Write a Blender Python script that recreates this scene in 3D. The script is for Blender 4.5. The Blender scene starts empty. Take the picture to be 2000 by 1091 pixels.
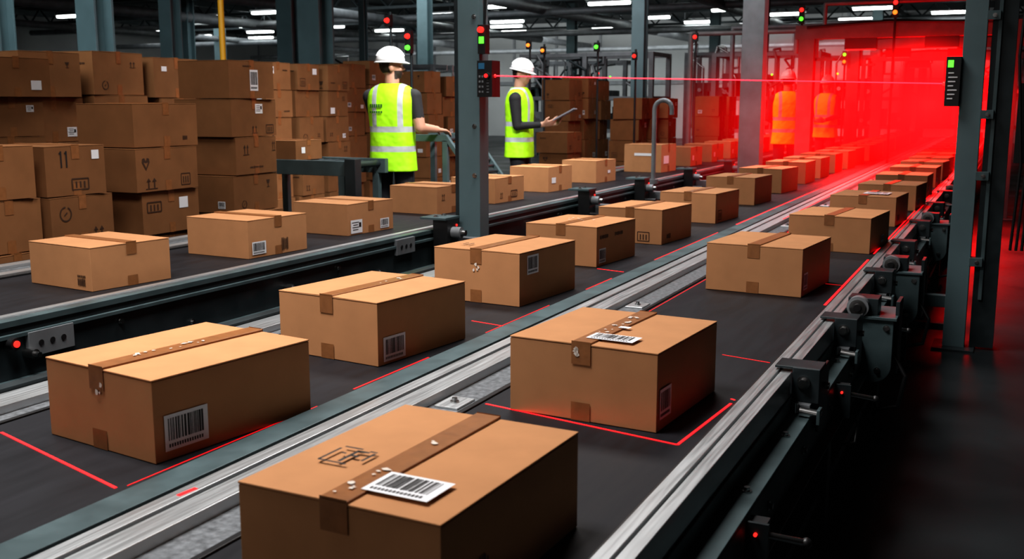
import bpy, bmesh, math, random
from mathutils import Vector, Matrix, Euler
random.seed(7)
U = 0.78          # survey unit -> metres
BZ = 0.66         # belt height (m)
CEIL = 4.8
scene = bpy.context.scene

# ------------------------------------------------------------------ materials
def mat(name, col, rough=.5, metal=0.0, noise=0.0, nscale=20.0, stretch=(1,1,1), bump=0.0,
        emit=None, es=0.0, objrand=0.0, spec=None, rnoise=0.0):
    m = bpy.data.materials.new(name); m.use_nodes = True
    nt = m.node_tree; N = nt.nodes; L = nt.links
    b = N['Principled BSDF']
    b.inputs['Base Color'].default_value = (*col, 1)
    b.inputs['Roughness'].default_value = rough
    b.inputs['Metallic'].default_value = metal
    if spec is not None: b.inputs['Specular IOR Level'].default_value = spec
    if emit:
        b.inputs['Emission Color'].default_value = (*emit, 1)
        b.inputs['Emission Strength'].default_value = es
    if noise or bump or rnoise or objrand:
        tc = N.new('ShaderNodeTexCoord'); mp = N.new('ShaderNodeMapping')
        mp.inputs['Scale'].default_value = stretch
        L.new(tc.outputs['Object'], mp.inputs['Vector'])
        nz = N.new('ShaderNodeTexNoise'); nz.inputs['Scale'].default_value = nscale
        nz.inputs['Detail'].default_value = 6
        L.new(mp.outputs[0], nz.inputs['Vector'])
        mr = N.new('ShaderNodeMapRange')
        mr.inputs['From Min'].default_value = .25; mr.inputs['From Max'].default_value = .75
        mr.inputs['To Min'].default_value = 1-noise; mr.inputs['To Max'].default_value = 1+noise
        L.new(nz.outputs['Fac'], mr.inputs['Value'])
        val = mr.outputs[0]
        if objrand:
            oi = N.new('ShaderNodeObjectInfo'); m2 = N.new('ShaderNodeMapRange')
            m2.inputs['To Min'].default_value = 1-objrand; m2.inputs['To Max'].default_value = 1+objrand
            L.new(oi.outputs['Random'], m2.inputs['Value'])
            mu = N.new('ShaderNodeMath'); mu.operation = 'MULTIPLY'
            L.new(val, mu.inputs[0]); L.new(m2.outputs[0], mu.inputs[1]); val = mu.outputs[0]
        vm = N.new('ShaderNodeVectorMath'); vm.operation = 'SCALE'
        vm.inputs[0].default_value = col
        L.new(val, vm.inputs['Scale']); L.new(vm.outputs[0], b.inputs['Base Color'])
        if rnoise:
            m3 = N.new('ShaderNodeMapRange')
            m3.inputs['From Min'].default_value = .3; m3.inputs['From Max'].default_value = .7
            m3.inputs['To Min'].default_value = max(.03, rough-rnoise); m3.inputs['To Max'].default_value = rough+rnoise
            L.new(nz.outputs['Fac'], m3.inputs['Value']); L.new(m3.outputs[0], b.inputs['Roughness'])
        if bump:
            bp = N.new('ShaderNodeBump'); bp.inputs['Strength'].default_value = bump
            bp.inputs['Distance'].default_value = .004
            L.new(nz.outputs['Fac'], bp.inputs['Height']); L.new(bp.outputs[0], b.inputs['Normal'])
    if emit and es < 60:
        try: m.cycles.emission_sampling = 'NONE' if es < 8 else 'AUTO'
        except Exception: pass
    return m

CARD = mat('cardboard', (.46,.225,.105), .8, noise=.06, nscale=14, bump=.035, objrand=.07, spec=.18)
CARD2 = mat('cardboard_dark', (.24,.110,.047), .85, noise=.14, nscale=6, bump=.04, objrand=.15, spec=.12)  # darker, more mottled cardboard tone for the stacked boxes
TAPE = mat('packing_tape', (.27,.112,.042), .36, noise=.15, nscale=40, bump=.2, spec=.35)
TAPEW = mat('torn_tape_glint', (.75,.66,.58), .3)  # white patches put in as glints on torn tape
WHITE = mat('label_paper', (.78,.78,.80), .5)
INK = mat('ink', (.018,.015,.014), .6)
BINK = mat('brown_ink', (.05,.022,.010), .7)
PRINTG = mat('vest_print_green', (.03,.14,.015), .6)
STEEL = mat('painted_steel', (.080,.118,.126), .45, .3, noise=.18, nscale=7, rnoise=.12)
STEELD = mat('dark_steel', (.026,.036,.040), .45, .35, noise=.2, nscale=8, rnoise=.1)
COLM = mat('column_paint', (.11,.17,.185), .55, .1, noise=.15, nscale=3)
ALU = mat('aluminium', (.62,.64,.65), .38, .9, noise=.05, nscale=10, stretch=(14,.5,14), rnoise=.06, bump=.01)
GALV = mat('galvanised', (.16,.17,.18), .6, .6, noise=.5, nscale=60, bump=.5)
BLACK = mat('black_plastic', (.012,.012,.013), .4)
BELT = mat('rubber_belt', (.012,.012,.015), .55, noise=.2, nscale=4, stretch=(6,1,1), rnoise=.06, bump=.015, spec=.25)
CHROME = mat('chrome', (.5,.5,.5), .25, 1.0)
FLOOR = mat('concrete_floor', (.016,.020,.022), .45, noise=.35, nscale=1.3, rnoise=.12, bump=.05, spec=.35)
WALL = mat('wall_panel', (.38,.39,.39), .8, noise=.15, nscale=.6)
CEILM = mat('ceiling_deck', (.035,.042,.045), .9, noise=.2, nscale=2)
YEL = mat('yellow_paint', (.62,.30,.01), .5)
MACH = mat('machine_grey', (.18,.19,.20), .5, .2, noise=.25, nscale=5)
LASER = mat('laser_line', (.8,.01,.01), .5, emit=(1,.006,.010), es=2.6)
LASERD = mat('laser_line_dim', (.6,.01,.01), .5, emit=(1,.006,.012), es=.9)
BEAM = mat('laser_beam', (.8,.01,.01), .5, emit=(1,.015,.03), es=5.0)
LRED = mat('lamp_red', (.8,.02,.01), .3, emit=(1,.02,.015), es=2.2)
LGRN = mat('lamp_green', (.05,.8,.05), .3, emit=(.12,1,.04), es=1.6)
LORG = mat('lamp_orange', (.8,.3,.05), .3, emit=(1,.2,.02), es=1.8)
LTUBE = mat('fluorescent_tube', (.9,.9,.9), .3, emit=(.93,1,.97), es=7.5)
LTUBE.cycles.emission_sampling = 'NONE'
LCD = mat('lcd', (.02,.05,.08), .2, emit=(.1,.45,.8), es=.12)
SCR = mat('scanner_window_red', (.6,.01,.01), .3, emit=(1,.01,.01), es=4.0)
SKIN = mat('skin', (.48,.26,.18), .5)
HAIR = mat('hair', (.025,.015,.010), .7)
SHIRT = mat('black_shirt', (.012,.012,.014), .8, noise=.3, nscale=10, bump=.2)
TROU = mat('dark_trousers', (.014,.016,.022), .8)
SHOE = mat('shoe_leather', (.01,.01,.01), .5)
HELM = mat('hard_hat', (.80,.81,.82), .3)
LIP = mat('lips', (.28,.09,.07), .5)
TABL = mat('clipboard_grey', (.22,.22,.25), .4)

def vest_material():
    m = bpy.data.materials.new('hi_vis_vest'); m.use_nodes = True
    nt = m.node_tree; N = nt.nodes; L = nt.links; b = N['Principled BSDF']
    tc = N.new('ShaderNodeTexCoord'); sp = N.new('ShaderNodeSeparateXYZ')
    L.new(tc.outputs['Object'], sp.inputs[0])
    def math_(op, a, bb=None):
        n = N.new('ShaderNodeMath'); n.operation = op
        for i, v in enumerate((a, bb)):
            if v is None: continue
            if isinstance(v, (int, float)): n.inputs[i].default_value = v
            else: L.new(v, n.inputs[i])
        return n.outputs[0]
    x, z = sp.outputs['X'], sp.outputs['Z']
    def band(v, c, h): return math_('LESS_THAN', math_('ABSOLUTE', math_('SUBTRACT', v, c)), h)
    b1 = band(z, 1.055, .024); b2 = band(z, 1.22, .024)
    st = math_('MULTIPLY', band(math_('ABSOLUTE', x), .115, .022), math_('GREATER_THAN', z, 1.22))
    mx = math_('MAXIMUM', math_('MAXIMUM', b1, b2), st)
    mix = N.new('ShaderNodeMixRGB'); L.new(mx, mix.inputs[0])
    mix.inputs[1].default_value = (.40, .88, .008, 1); mix.inputs[2].default_value = (.42, .45, .46, 1)
    L.new(mix.outputs[0], b.inputs['Base Color'])
    b.inputs['Roughness'].default_value = .6
    nz = N.new('ShaderNodeTexNoise'); nz.inputs['Scale'].default_value = 7
    bp = N.new('ShaderNodeBump'); bp.inputs['Strength'].default_value = .8; bp.inputs['Distance'].default_value = .03
    L.new(tc.outputs['Object'], nz.inputs['Vector']); L.new(nz.outputs['Fac'], bp.inputs['Height'])
    L.new(bp.outputs[0], b.inputs['Normal'])
    return m
VEST = vest_material()

# ------------------------------------------------------------------ mesh builder
class MB:
    def __init__(s): s.v=[]; s.f=[]; s.mi=[]; s.mats=[]; s.sm=[]; s.M=Matrix()
    def m(s, mt):
        if mt not in s.mats: s.mats.append(mt)
        return s.mats.index(mt)
    def add(s, pts, faces, mt, smooth=False):
        n = len(s.v); s.v += [s.M @ Vector(p) for p in pts]; k = s.m(mt)
        for f in faces: s.f.append([n+i for i in f]); s.mi.append(k); s.sm.append(smooth)
    def hexa(s, p, mt):
        s.add(p, [(0,3,2,1),(4,5,6,7),(0,1,5,4),(1,2,6,5),(2,3,7,6),(3,0,4,7)], mt)
    def box(s, x0,x1,y0,y1,z0,z1, mt):
        s.hexa([(x0,y0,z0),(x1,y0,z0),(x1,y1,z0),(x0,y1,z0),(x0,y0,z1),(x1,y0,z1),(x1,y1,z1),(x0,y1,z1)], mt)
    def cyl(s, p0, p1, r, mt, seg=14, r1=None):
        p0=Vector(p0); p1=Vector(p1); r1 = r if r1 is None else r1
        d=(p1-p0).normalized(); a = d.orthogonal().normalized(); b = d.cross(a)
        A=[p0+(a*math.cos(t)+b*math.sin(t))*r for t in [2*math.pi*i/seg for i in range(seg)]]
        B=[p1+(a*math.cos(t)+b*math.sin(t))*r1 for t in [2*math.pi*i/seg for i in range(seg)]]
        s.add(A+B, [(i,(i+1)%seg,seg+(i+1)%seg,seg+i) for i in range(seg)], mt, True)
        s.add(A, [tuple(reversed(range(seg)))], mt); s.add(B, [tuple(range(seg))], mt)
    def prismy(s, pts, y0, y1, mt):
        """polygon in XZ extruded along Y"""
        n=len(pts); A=[(x,y0,z) for x,z in pts]; B=[(x,y1,z) for x,z in pts]
        s.add(A+B,[tuple(range(n)),tuple(reversed(range(n,2*n)))]+[(i,n+i,n+(i+1)%n,(i+1)%n) for i in range(n)],mt)
    def sph(s, c, r, mt, seg=12, sc=(1,1,1)):
        c=Vector(c); pts=[]; fs=[]
        for j in range(seg//2+1):
            ph=math.pi*j/(seg//2)
            for i in range(seg):
                th=2*math.pi*i/seg
                pts.append(c+Vector((r*sc[0]*math.sin(ph)*math.cos(th), r*sc[1]*math.sin(ph)*math.sin(th), r*sc[2]*math.cos(ph))))
        for j in range(seg//2):
            for i in range(seg):
                fs.append((j*seg+i,(j+1)*seg+i,(j+1)*seg+(i+1)%seg,j*seg+(i+1)%seg))
        s.add(pts, fs, mt, True)
    def tube(s, pts, r, mt, seg=8):
        for a,b in zip(pts[:-1], pts[1:]):
            s.cyl(a,b,r,mt,seg)
        for p in pts[1:-1]: s.sph(p, r, mt, 8)
    def hbeam(s, x, y, z0, z1, w, d, mt, t=.02):
        s.box(x-w/2,x+w/2,y-d/2,y-d/2+t,z0,z1,mt); s.box(x-w/2,x+w/2,y+d/2-t,y+d/2,z0,z1,mt)
        s.box(x-t/2,x+t/2,y-d/2+t,y+d/2-t,z0,z1,mt)
    def obj(s, name, bevel=0, parent=None, loc=(0,0,0), rotz=0):
        me = bpy.data.meshes.new(name); me.from_pydata(s.v, [], s.f)
        for mt in s.mats: me.materials.append(mt)
        me.polygons.foreach_set('material_index', s.mi); me.polygons.foreach_set('use_smooth', s.sm)
        me.update()
        o = bpy.data.objects.new(name, me); scene.collection.objects.link(o)
        o.location = loc; o.rotation_euler = (0,0,rotz)
        if parent: o.parent = parent
        if bevel:
            bv = o.modifiers.new('bevel','BEVEL'); bv.width = bevel; bv.segments = 2
            bv.limit_method = 'ANGLE'; bv.angle_limit = math.radians(50)
        return o

# ------------------------------------------------------------------ cartons
def frame(face, w, l, h):
    return {'front':(Vector((-w/2,-l/2,0)),Vector((1,0,0)),Vector((0,0,1)),Vector((0,-1,0)),w,h),
            'back':(Vector((w/2,l/2,0)),Vector((-1,0,0)),Vector((0,0,1)),Vector((0,1,0)),w,h),
            'right':(Vector((w/2,-l/2,0)),Vector((0,1,0)),Vector((0,0,1)),Vector((1,0,0)),l,h),
            'left':(Vector((-w/2,l/2,0)),Vector((0,-1,0)),Vector((0,0,1)),Vector((-1,0,0)),l,h),
            'top':(Vector((-w/2,-l/2,h)),Vector((1,0,0)),Vector((0,1,0)),Vector((0,0,1)),w,l)}[face]

def carton(mb, w, l, h, axis='y', decals=(), card=CARD, tape=True, rnd=None):
    rnd = rnd or random
    t = .004
    mb.box(-w/2,w/2,-l/2,l/2,0,h-t-.0012,card)
    mb.box(-w/2+.003,w/2-.003,-l/2+.003,l/2-.003,h-t-.0015,h-t+.001,BINK)
    g=.0015; e=.0008; lift=[rnd.uniform(0,.004) for _ in range(2)]
    if axis=='y':
        mb.hexa([(-w/2-e,-l/2-e,h-t),(-g,-l/2-e,h-t),(-g,l/2+e,h-t),(-w/2-e,l/2+e,h-t),
                 (-w/2-e,-l/2-e,h),(-g,-l/2-e,h+lift[0]),(-g,l/2+e,h+lift[0]*.6),(-w/2-e,l/2+e,h)],card)
        mb.hexa([(g,-l/2-e,h-t),(w/2+e,-l/2-e,h-t),(w/2+e,l/2+e,h-t),(g,l/2+e,h-t),
                 (g,-l/2-e,h+lift[1]),(w/2+e,-l/2-e,h),(w/2+e,l/2+e,h),(g,l/2+e,h+lift[1]*.6)],card)
    else:
        mb.hexa([(-w/2-e,-l/2-e,h-t),(w/2+e,-l/2-e,h-t),(w/2+e,-g,h-t),(-w/2-e,-g,h-t),
                 (-w/2-e,-l/2-e,h),(w/2+e,-l/2-e,h),(w/2+e,-g,h+lift[0]),(-w/2-e,-g,h+lift[0]*.6)],card)
        mb.hexa([(-w/2-e,g,h-t),(w/2+e,g,h-t),(w/2+e,l/2+e,h-t),(-w/2-e,l/2+e,h-t),
                 (-w/2-e,g,h+lift[1]),(w/2+e,g,h+lift[1]*.6),(w/2+e,l/2+e,h),(-w/2-e,l/2+e,h)],card)
    def poly(face, pts, mt, off=.0022):
        O,Ux,V,Nn,_,_ = frame(face,w,l,h)
        if face=='top': off += .0045
        mb.add([O+Ux*a+V*b+Nn*off for a,b in pts],[tuple(range(len(pts)))],mt)
    def rect(face,uc,vc,a,b,mt,off=.0022,rot=0):
        c,s_=math.cos(rot),math.sin(rot)
        poly(face,[(uc+x*c-y*s_,vc+x*s_+y*c) for x,y in ((-a/2,-b/2),(a/2,-b/2),(a/2,b/2),(-a/2,b/2))],mt,off)
    tw=.052*min(1,w/.38+.1)
    if tape:
        ln = l if axis=='y' else w
        faces = ('front','back') if axis=='y' else ('right','left')
        wide = w if axis=='y' else l
        k=.0053
        if axis=='y': mb.box(-tw/2,tw/2,-l/2-.0022,l/2+.0022,h+.0005,h+k,TAPE)
        else: mb.box(-w/2-.0022,w/2+.0022,-tw/2,tw/2,h+.0005,h+k,TAPE)
        for f in faces:
            hh=h*.27
            rect(f, wide/2, h-hh/2+.004, tw, hh+.006, TAPE, .0022)
            rect(f, wide/2, h*.12, tw, h*.24, TAPE, .0018)
    for d in decals:
        f,uc,vc,a,b,kind = d[:6]
        if kind=='bar':
            rect(f,uc,vc,a,b,WHITE,.003)
            x=-a*.42
            while x<a*.40:
                bw=rnd.choice([.012,.02,.032,.045])*a
                rect(f,uc+x+bw/2,vc+b*.09,bw,b*.62,INK,.0036)
                x+=bw+rnd.choice([.012,.02,.03])*a
            x=-a*.4
            while x<a*.38:
                bw=.05*a; rect(f,uc+x,vc-b*.36,bw*.7,b*.10,INK,.0036); x+=bw*1.15
        elif kind=='label':
            rect(f,uc,vc,a,b,WHITE,.003)
            for i in range(4):
                rect(f,uc-a*.1,vc+b*(.3-.18*i),a*rnd.uniform(.4,.65),b*.06,INK,.0036)
            rect(f,uc+a*.3,vc+b*.1,a*.2,b*.35,INK,.0036)
        elif kind=='white': rect(f,uc,vc,a,b,WHITE,.003)
        elif kind=='up':
            for s_ in (-1,1):
                rect(f,uc+s_*a*.22,vc-b*.08,a*.1,b*.6,BINK)
                poly(f,[(uc+s_*a*.22-a*.17,vc+b*.15),(uc+s_*a*.22+a*.17,vc+b*.15),(uc+s_*a*.22,vc+b*.48)],BINK)
            rect(f,uc,vc-b*.46,a*.9,b*.08,BINK)
        elif kind=='frameup':
            th=a*.07
            rect(f,uc,vc+b/2,a,th,BINK); rect(f,uc,vc-b/2,a,th,BINK)
            rect(f,uc-a/2,vc,th,b,BINK); rect(f,uc+a/2,vc,th,b,BINK)
            for s_ in (-1,0,1): rect(f,uc+s_*a*.25,vc-b*.05,a*.1,b*.6,BINK)
        elif kind=='f':   # bracketed F mark
            th=a*.07
            rect(f,uc-a*.47,vc-b*.05,th,b*.8,INK); rect(f,uc-a*.1,vc-b*.45,a*.75,th,INK)
            rect(f,uc+a*.47,vc+b*.1,th,b*.5,INK); rect(f,uc-a*.2,vc+b*.47,a*.5,th,INK); rect(f,uc+a*.38,vc+b*.42,a*.2,th,INK)
            rect(f,uc+a*.02,vc,th*1.3,b*.75,INK); rect(f,uc+a*.17,vc+b*.34,a*.3,th*1.3,INK)
            rect(f,uc+a*.14,vc+b*.04,a*.22,th*1.3,INK); rect(f,uc-a*.2,vc+b*.1,a*.12,th,INK)
        elif kind=='11':
            for s_ in (-1,1):
                rect(f,uc+s_*a*.25,vc,a*.14,b,INK); rect(f,uc+s_*a*.25-a*.1,vc+b*.36,a*.14,b*.12,INK,rot=.6)
        elif kind=='glass':
            poly(f,[(uc-a*.3,vc+b*.5),(uc-a*.15,vc),(uc+a*.15,vc),(uc+a*.3,vc+b*.5)],BINK)
            rect(f,uc,vc-b*.2,a*.08,b*.4,BINK); rect(f,uc,vc-b*.45,a*.5,b*.09,BINK)
        elif kind=='ring':
            n=14
            for i in range(n):
                if i in (3,): continue
                an=2*math.pi*i/n
                rect(f,uc+math.cos(an)*a*.42,vc+math.sin(an)*a*.42,a*.09,a*.2,BINK,rot=an)
            rect(f,uc,vc,a*.3,a*.08,BINK,rot=.7)
        elif kind=='heart':
            poly(f,[(uc,vc-b*.5),(uc+a*.45,vc+b*.1),(uc+a*.4,vc+b*.4),(uc+a*.15,vc+b*.45),(uc,vc+b*.2),(uc-a*.15,vc+b*.45),(uc-a*.4,vc+b*.4),(uc-a*.45,vc+b*.1)],BINK)
            poly(f,[(uc,vc-b*.3),(uc+a*.25,vc+b*.1),(uc,vc+b*.05),(uc-a*.25,vc+b*.1)],card,.0028)
        elif kind=='text':
            x=-a*.5
            while x<a*.5:
                bw=rnd.uniform(.04,.08)*a
                rect(f,uc+x,vc,bw,b*rnd.uniform(.7,1),BINK); x+=bw*1.5
        elif kind=='torn':
            for i in range(d[6] if len(d)>6 else 5):
                cx=uc+rnd.uniform(-a,a)/2; cy=vc+rnd.uniform(-b,b)/2; r=rnd.uniform(.003,.009)
                pts=[(cx+math.cos(q*1.05)*r*rnd.uniform(.4,1.4),cy+math.sin(q*1.05)*r*rnd.uniform(.4,1.4)) for q in range(6)]
                poly(f,pts,TAPEW,.0034)

def lane_box(X, Y, w, l, h, rot, axis='y', decals=(), name='cardboard_box'):
    """X,Y = front right bottom corner in survey units; sizes in survey units."""
    w*=U; l*=U; h*=U; r=math.radians(rot)
    c,s_=math.cos(r),math.sin(r)
    ox,oy=-w/2,l/2
    cx=X*U+ox*c-oy*s_; cy=Y*U+ox*s_+oy*c
    mb=MB(); carton(mb,w,l,h,axis,decals)
    mb.obj(name,bevel=.0022,loc=(cx,cy,BZ+.0015),rotz=r)

# right lane
lane_box(-.900,1.575,.485,.62,.235,-2,'y',[('top',.265,.09,.120,.085,'bar'),('top',.095,.165,.075,.08,'f'),
        ('top',.19,.15,.03,.30,'torn',9),('right',.1,.06,.08,.06,'text')])
lane_box(-.928,2.96,.515,.55,.250,-4,'y',[('top',.255,.075,.125,.065,'bar'),('right',.05,.065,.075,.075,'bar'),
        ('top',.203,.22,.03,.26,'torn',14),('front',.2,.175,.03,.02,'torn',5),('top',.23,.20,.03,.02,'white')])
lane_box(-.945,5.45,.52,.58,.255,-5,'y',[('right',.05,.06,.06,.07,'bar')])
lane_box(-.825,7.26,.55,.62,.24,-5,'y',[('right',.3,.05,.07,.04,'bar')])
lane_box(-.835,8.98,.53,.6,.24,-4,'y',[('top',.26,.2,.16,.16,'label'),('right',.1,.05,.08,.05,'text')])
y=10.4
while y<30:
    lane_box(-.81+random.uniform(-.03,.02),y,.53,.6,.235,random.uniform(-6,0),'y',[('right',.1,.06,.08,.05,'bar')] if random.random()<.4 else [])
    y+=random.uniform(.95,1.35) if y>12 else 1.5
# middle lane
lane_box(-2.105,2.085,.495,.61,.242,-8,'y',[('right',.085,.062,.120,.082,'bar'),('top',.195,.2,.03,.2,'torn',12),('front',.195,.145,.03,.03,'torn',3)])
lane_box(-2.14,3.28,.515,.58,.25,-7,'y',[('right',.075,.047,.105,.075,'bar'),('top',.205,.25,.03,.2,'torn',4)])
lane_box(-2.158,4.59,.51,.60,.268,-5,'y',[('right',.10,.155,.09,.075,'bar'),('top',.1,.1,.06,.05,'up'),('front',.2,.14,.03,.03,'torn',4)])
lane_box(-2.27,5.94,.50,.58,.248,-5,'y',[('right',.06,.05,.075,.07,'bar'),('top',.2,.2,.16,.12,'torn',12),('right',.25,.14,.09,.02,'text'),('right',.08,.14,.09,.02,'text')])
lane_box(-2.22,7.1,.50,.58,.25,-5,'y',[('front',.28,.04,.07,.05,'frameup'),('right',.1,.04,.06,.03,'text')])
lane_box(-2.217,8.57,.50,.6,.25,-5,'y',[('right',.08,.05,.07,.06,'frameup')])
y=10.3
while y<29:
    lane_box(-2.30+random.uniform(-.03,.03),y,.5,.6,.27,random.uniform(-7,-1),'y',[]); y+=random.uniform(1.0,1.45) if y>13 else 1.5
# left lane
lane_box(-4.40,3.98,.545,.52,.237,-7,'x',[('front',.36,.035,.05,.035,'text'),('front',.36,.06,.05,.012,'text')])
lane_box(-4.42,5.28,.545,.57,.25,-4,'x',[('right',.075,.05,.10,.065,'bar'),('right',.27,.05,.05,.07,'text')])
lane_box(-4.52,6.55,.53,.58,.24,-4,'x',[('right',.08,.05,.11,.08,'label'),('right',.36,.045,.09,.06,'bar')])
lane_box(-4.66,8.16,.52,.55,.25,-4,'x',[('right',.08,.12,.05,.05,'up')])
lane_box(-4.66,9.33,.52,.6,.25,-4,'x',[('right',.3,.06,.1,.05,'frameup'),('right',.1,.06,.05,.05,'up')])
lane_box(-4.72,10.8,.5,.6,.28,-4,'x',[('right',.1,.1,.08,.05,'white')])
lane_box(-4.72,12.3,.48,.6,.28,-4,'x',[('right',.3,.1,.06,.03,'white')])
lane_box(-4.6,14.6,.58,.6,.40,-4,'x',[('right',.15,.14,.16,.09,'white'),('front',.25,.2,.25,.03,'white')])
y=16.3
while y<28:
    lane_box(-4.65,y,.5,.6,.3,random.uniform(-6,0),'x',[('right',.1,.1,.06,.06,'white')]); y+=1.3

# ------------------------------------------------------------------ box stacks on the floor
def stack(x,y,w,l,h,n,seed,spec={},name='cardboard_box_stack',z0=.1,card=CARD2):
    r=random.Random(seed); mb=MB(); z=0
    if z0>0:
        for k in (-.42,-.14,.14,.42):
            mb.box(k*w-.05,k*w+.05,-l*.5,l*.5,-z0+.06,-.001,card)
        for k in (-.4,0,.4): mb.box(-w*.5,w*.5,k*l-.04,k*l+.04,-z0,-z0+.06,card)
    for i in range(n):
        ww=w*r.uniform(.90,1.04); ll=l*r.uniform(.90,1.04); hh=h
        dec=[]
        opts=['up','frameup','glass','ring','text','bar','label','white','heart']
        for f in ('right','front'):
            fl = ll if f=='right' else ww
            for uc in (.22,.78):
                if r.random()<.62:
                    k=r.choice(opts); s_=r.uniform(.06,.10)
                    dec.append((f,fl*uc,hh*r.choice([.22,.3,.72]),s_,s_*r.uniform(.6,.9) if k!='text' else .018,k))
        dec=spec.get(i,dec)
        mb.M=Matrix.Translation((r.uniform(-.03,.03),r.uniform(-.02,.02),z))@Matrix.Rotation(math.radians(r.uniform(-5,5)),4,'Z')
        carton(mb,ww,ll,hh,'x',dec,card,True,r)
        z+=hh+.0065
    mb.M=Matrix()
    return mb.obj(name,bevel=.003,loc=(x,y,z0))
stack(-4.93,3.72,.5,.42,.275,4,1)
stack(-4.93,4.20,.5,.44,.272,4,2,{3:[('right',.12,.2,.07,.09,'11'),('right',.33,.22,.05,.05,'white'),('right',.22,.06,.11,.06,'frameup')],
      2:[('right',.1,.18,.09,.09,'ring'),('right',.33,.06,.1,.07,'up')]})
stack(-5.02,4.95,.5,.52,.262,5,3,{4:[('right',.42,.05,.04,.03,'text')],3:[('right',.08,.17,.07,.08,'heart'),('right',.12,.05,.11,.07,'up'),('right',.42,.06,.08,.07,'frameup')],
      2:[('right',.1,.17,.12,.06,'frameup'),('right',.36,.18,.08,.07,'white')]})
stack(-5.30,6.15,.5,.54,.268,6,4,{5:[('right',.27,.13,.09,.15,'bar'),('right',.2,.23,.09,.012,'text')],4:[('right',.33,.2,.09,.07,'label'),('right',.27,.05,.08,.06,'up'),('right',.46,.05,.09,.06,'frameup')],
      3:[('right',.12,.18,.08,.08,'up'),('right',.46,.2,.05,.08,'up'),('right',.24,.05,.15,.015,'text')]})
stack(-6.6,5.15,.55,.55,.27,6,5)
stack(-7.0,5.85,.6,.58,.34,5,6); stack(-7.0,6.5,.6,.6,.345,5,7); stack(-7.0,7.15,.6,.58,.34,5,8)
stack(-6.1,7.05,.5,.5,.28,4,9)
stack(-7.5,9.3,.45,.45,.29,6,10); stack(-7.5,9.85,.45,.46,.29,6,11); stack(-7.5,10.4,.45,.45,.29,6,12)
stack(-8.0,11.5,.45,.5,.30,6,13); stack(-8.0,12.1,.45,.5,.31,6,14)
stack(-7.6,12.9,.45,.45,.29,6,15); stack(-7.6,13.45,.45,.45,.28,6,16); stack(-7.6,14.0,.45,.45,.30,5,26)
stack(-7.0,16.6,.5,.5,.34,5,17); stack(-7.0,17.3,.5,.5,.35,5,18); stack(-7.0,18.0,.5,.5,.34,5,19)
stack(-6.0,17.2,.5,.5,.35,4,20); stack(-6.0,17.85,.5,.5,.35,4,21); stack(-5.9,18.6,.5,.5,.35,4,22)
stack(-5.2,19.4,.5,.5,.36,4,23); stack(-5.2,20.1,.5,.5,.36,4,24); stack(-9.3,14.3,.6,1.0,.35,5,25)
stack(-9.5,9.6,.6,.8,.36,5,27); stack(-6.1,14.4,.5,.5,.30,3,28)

# ------------------------------------------------------------------ conveyors
Y0,Y1=.25,26.0
def belt(mb,x0,x1):
    mb.box(x0,x1,Y0,Y1,BZ-.012,BZ,BELT)
    mb.box(x0+.01,x1-.01,Y0+.05,Y1-.05,BZ-.11,BZ-.098,BELT)
    for y in (Y0,Y1): mb.cyl((x0,y,BZ-.055),(x1,y,BZ-.055),.054,BELT,20)
    y=Y0+.6
    while y<Y1-.3:
        mb.cyl((x0+.005,y,BZ-.045),(x1-.005,y,BZ-.045),.03,CHROME,10); y+=.8
def leg(mb,x,y,z1,w=.06,d=.045):
    mb.box(x-d/2,x+d/2,y-w/2,y+w/2,.012,z1,STEELD)
    mb.box(x-.06,x+.06,y-.06,y+.06,0,.012,STEELD)
    for s_ in (-1,1): mb.cyl((x+s_*.045,y+.04,.012),(x+s_*.045,y+.04,.03),.009,CHROME,6)
def bolt(mb,p,n,r=.011,ln=.012,mt=CHROME):
    p=Vector(p); n=Vector(n); mb.cyl(p,p+n*ln*.3,r*1.5,mt,14); mb.cyl(p,p+n*ln,r,mt,6)

# right-hand conveyor
mb=MB(); belt(mb,-1.217,-.616)
mb.box(-1.235,-1.219,Y0,Y1,.55,.664,BLACK)
mb.box(-.614,-.606,Y0,Y1,.55,.666,BLACK)
mb.box(-.604,-.572,Y0,Y1,.60,.673,ALU); mb.box(-.568,-.536,Y0,Y1,.60,.669,ALU); mb.box(-.572,-.568,Y0,Y1,.60,.655,BLACK)
mb.box(-.546,-.530,Y0,Y1,.40,.600,STEEL)
mb.box(-.530,-.470,Y0,Y1,.545,.555,STEEL); mb.box(-.478,-.470,Y0,Y1,.43,.545,STEEL); mb.box(-.530,-.470,Y0,Y1,.42,.43,STEEL)
mb.box(-.470,-.440,Y0,Y1,.42,.427,STEELD)
for y in [.6+1.35*i for i in range(19)]:
    leg(mb,-.49,y,.42,.07,.06); leg(mb,-1.27,y,.5)
    mb.box(-1.25,-.52,y-.02,y+.02,.18,.22,STEELD); mb.box(-1.25,-.52,y-.02,y+.02,.46,.5,STEELD)
    mb.box(-.535,-.455,y-.06,y+.06,.40,.418,STEELD)
for i in range(18):
    y=.6+1.35*i
    mb.box(-.50,-.48,y,y+1.35,.19,.225,STEELD)
y=.5
while y<Y1:
    bolt(mb,(-.500,y,.555),(0,0,1),.008); bolt(mb,(-.470,y+.1,.49),(1,0,0),.008); y+=.45
mb.obj('belt_conveyor',bevel=.0015)

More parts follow.
